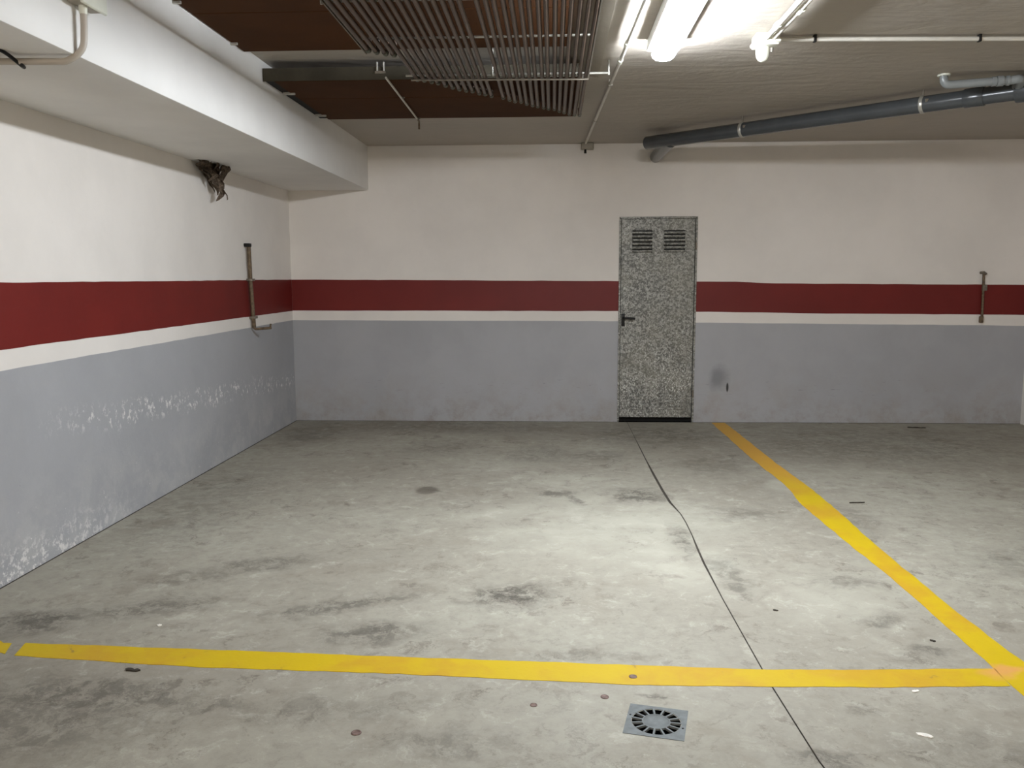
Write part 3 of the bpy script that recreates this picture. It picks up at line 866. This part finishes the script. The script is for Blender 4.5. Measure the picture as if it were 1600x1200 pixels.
for k in range(NSL):
    a = 2 * math.pi * k / NSL + .1
    bm = bmesh.new()
    w = .0042
    c, s = math.cos(a), math.sin(a)
    def bp(r, t, z): return gp(r * c - t * s, r * s + t * c, z)
    A = [bm.verts.new(bp(R0 - .002, t, z)) for t, z in ((-w, -.004), (-w * .7, .0022), (w * .7, .0022), (w, -.004))]
    B = [bm.verts.new(bp(R1 + .002, t, z)) for t, z in ((-w, -.004), (-w * .7, .0020), (w * .7, .0020), (w, -.004))]
    for i in range(4): bm.faces.new((A[i], A[(i + 1) % 4], B[(i + 1) % 4], B[i]))
    bm.faces.new(A); bm.faces.new(B)
    link_mesh('bar', bm, GRATE, gu)
bm = bmesh.new()
tube(bm, [(GX, GY, -.12), (GX, GY, -.006)], .0778, 32, False)
poly(bm, [(GX + .0778 * math.cos(2 * math.pi * k / 32), GY + .0778 * math.sin(2 * math.pi * k / 32), -.12) for k in range(32)])
link_mesh('sump', bm, DARK, gu)
for sx, sy in ((-.086, .022), (.086, -.022)):
    tubeobj('screw', [gp(sx, sy, H - .001), gp(sx, sy, H + .0012)], .0035, BLACK, gu, 10)

# ------------------------------------------------------------------ little things on the floor
def disc(x, y, r, label, z0=0.0):
    bm = bmesh.new()
    n = 20
    prof = [(r, z0), (r * .97, z0 + .0022), (r * .80, z0 + .0030), (r * .72, z0 + .0022), (r * .2, z0 + .0024)]
    rings = [[bm.verts.new((x + q * math.cos(2 * math.pi * k / n), y + q * math.sin(2 * math.pi * k / n), z)) for k in range(n)] for q, z in prof]
    for a, b in zip(rings, rings[1:]):
        for k in range(n): bm.faces.new((a[k], a[(k + 1) % n], b[(k + 1) % n], b[k]))
    bm.faces.new(rings[-1])
    return tag(link_mesh('floor_disc', bm, DISC, None, True), label, 'disc', 'round metal discs set in the concrete')
disc(.290, 2.912, .0150, 'small round metal disc set in the yellow line', .0012)
disc(.180, 2.762, .0145, 'small round metal disc between the floor drain and the yellow line')
disc(-.061, 2.696, .0125, 'smallest round metal disc, on bare concrete away from the drain')
disc(-.616, 2.499, .0165, 'round metal disc in the dirty concrete farthest from the drain')

def sliver(name, x, y, l, w, a, mat, label, cat, h=.004, seed=0):
    q = random.Random(seed)
    bm = bmesh.new()
    n = 7; up, lo = [], []
    c, s = math.cos(a), math.sin(a)
    for i in range(n + 1):
        t = i / n - .5
        ww = w * (1 - (2 * t) ** 2) ** .5 * q.uniform(.7, 1.2) + .001
        off = q.uniform(-.15, .15) * w
        for sg, lst in ((1, up), (-1, lo)):
            u, v = t * l, off + sg * ww * .5
            lst.append((x + u * c - v * s, y + u * s + v * c))
    out = up + lo[::-1]
    top = [bm.verts.new((px, py, h * q.uniform(.7, 1.2))) for px, py in out]
    bot = [bm.verts.new((px, py, 0)) for px, py in out]
    m = len(out)
    bm.faces.new(top); bm.faces.new(bot)
    for i in range(m): bm.faces.new((top[i], top[(i + 1) % m], bot[(i + 1) % m], bot[i]))
    bmesh.ops.triangulate(bm, faces=[f for f in bm.faces if len(f.verts) > 4])
    return tag(link_mesh(name, bm, mat), label, cat)
sliver('dry_leaf', -1.533, 2.890, .060, .016, -.1, TWIG, 'dark curled dry leaf just in front of the yellow line', 'leaf', .006, 1)
sliver('bark_chip', .957, 3.549, .022, .012, -.4, TWIG, 'tiny dark chip on clean concrete by the control joint', 'chip', .004, 2)
sliver('bark_chip', 1.492, 3.262, .022, .012, -.6, TWIG, 'tiny dark chip near the corner where the yellow lines meet', 'chip', .004, 3)
sliver('twig', 1.915, 5.32, .10, .010, .1, TWIG, 'thin dark twig beyond the long yellow line', 'twig', .006, 4)
sliver('twig', 3.40, 8.02, .16, .014, -.15, TWIG, 'dark twig lying at the foot of the back wall', 'twig', .008, 5)
sliver('plaster_flake', 1.162, 2.556, .050, .022, -.5, CHIP, 'white plaster flake on bare concrete in front of the yellow line', 'flake', .003, 6)
sliver('plaster_flake', 1.253, 2.845, .030, .014, .3, CHIP, 'white plaster flake touching the edge of the yellow line', 'flake', .003, 7)
sliver('plaster_flake', -1.62, 3.29, .020, .014, .2, CHIP, 'white plaster flake behind the yellow line near the side wall', 'flake', .004, 8)
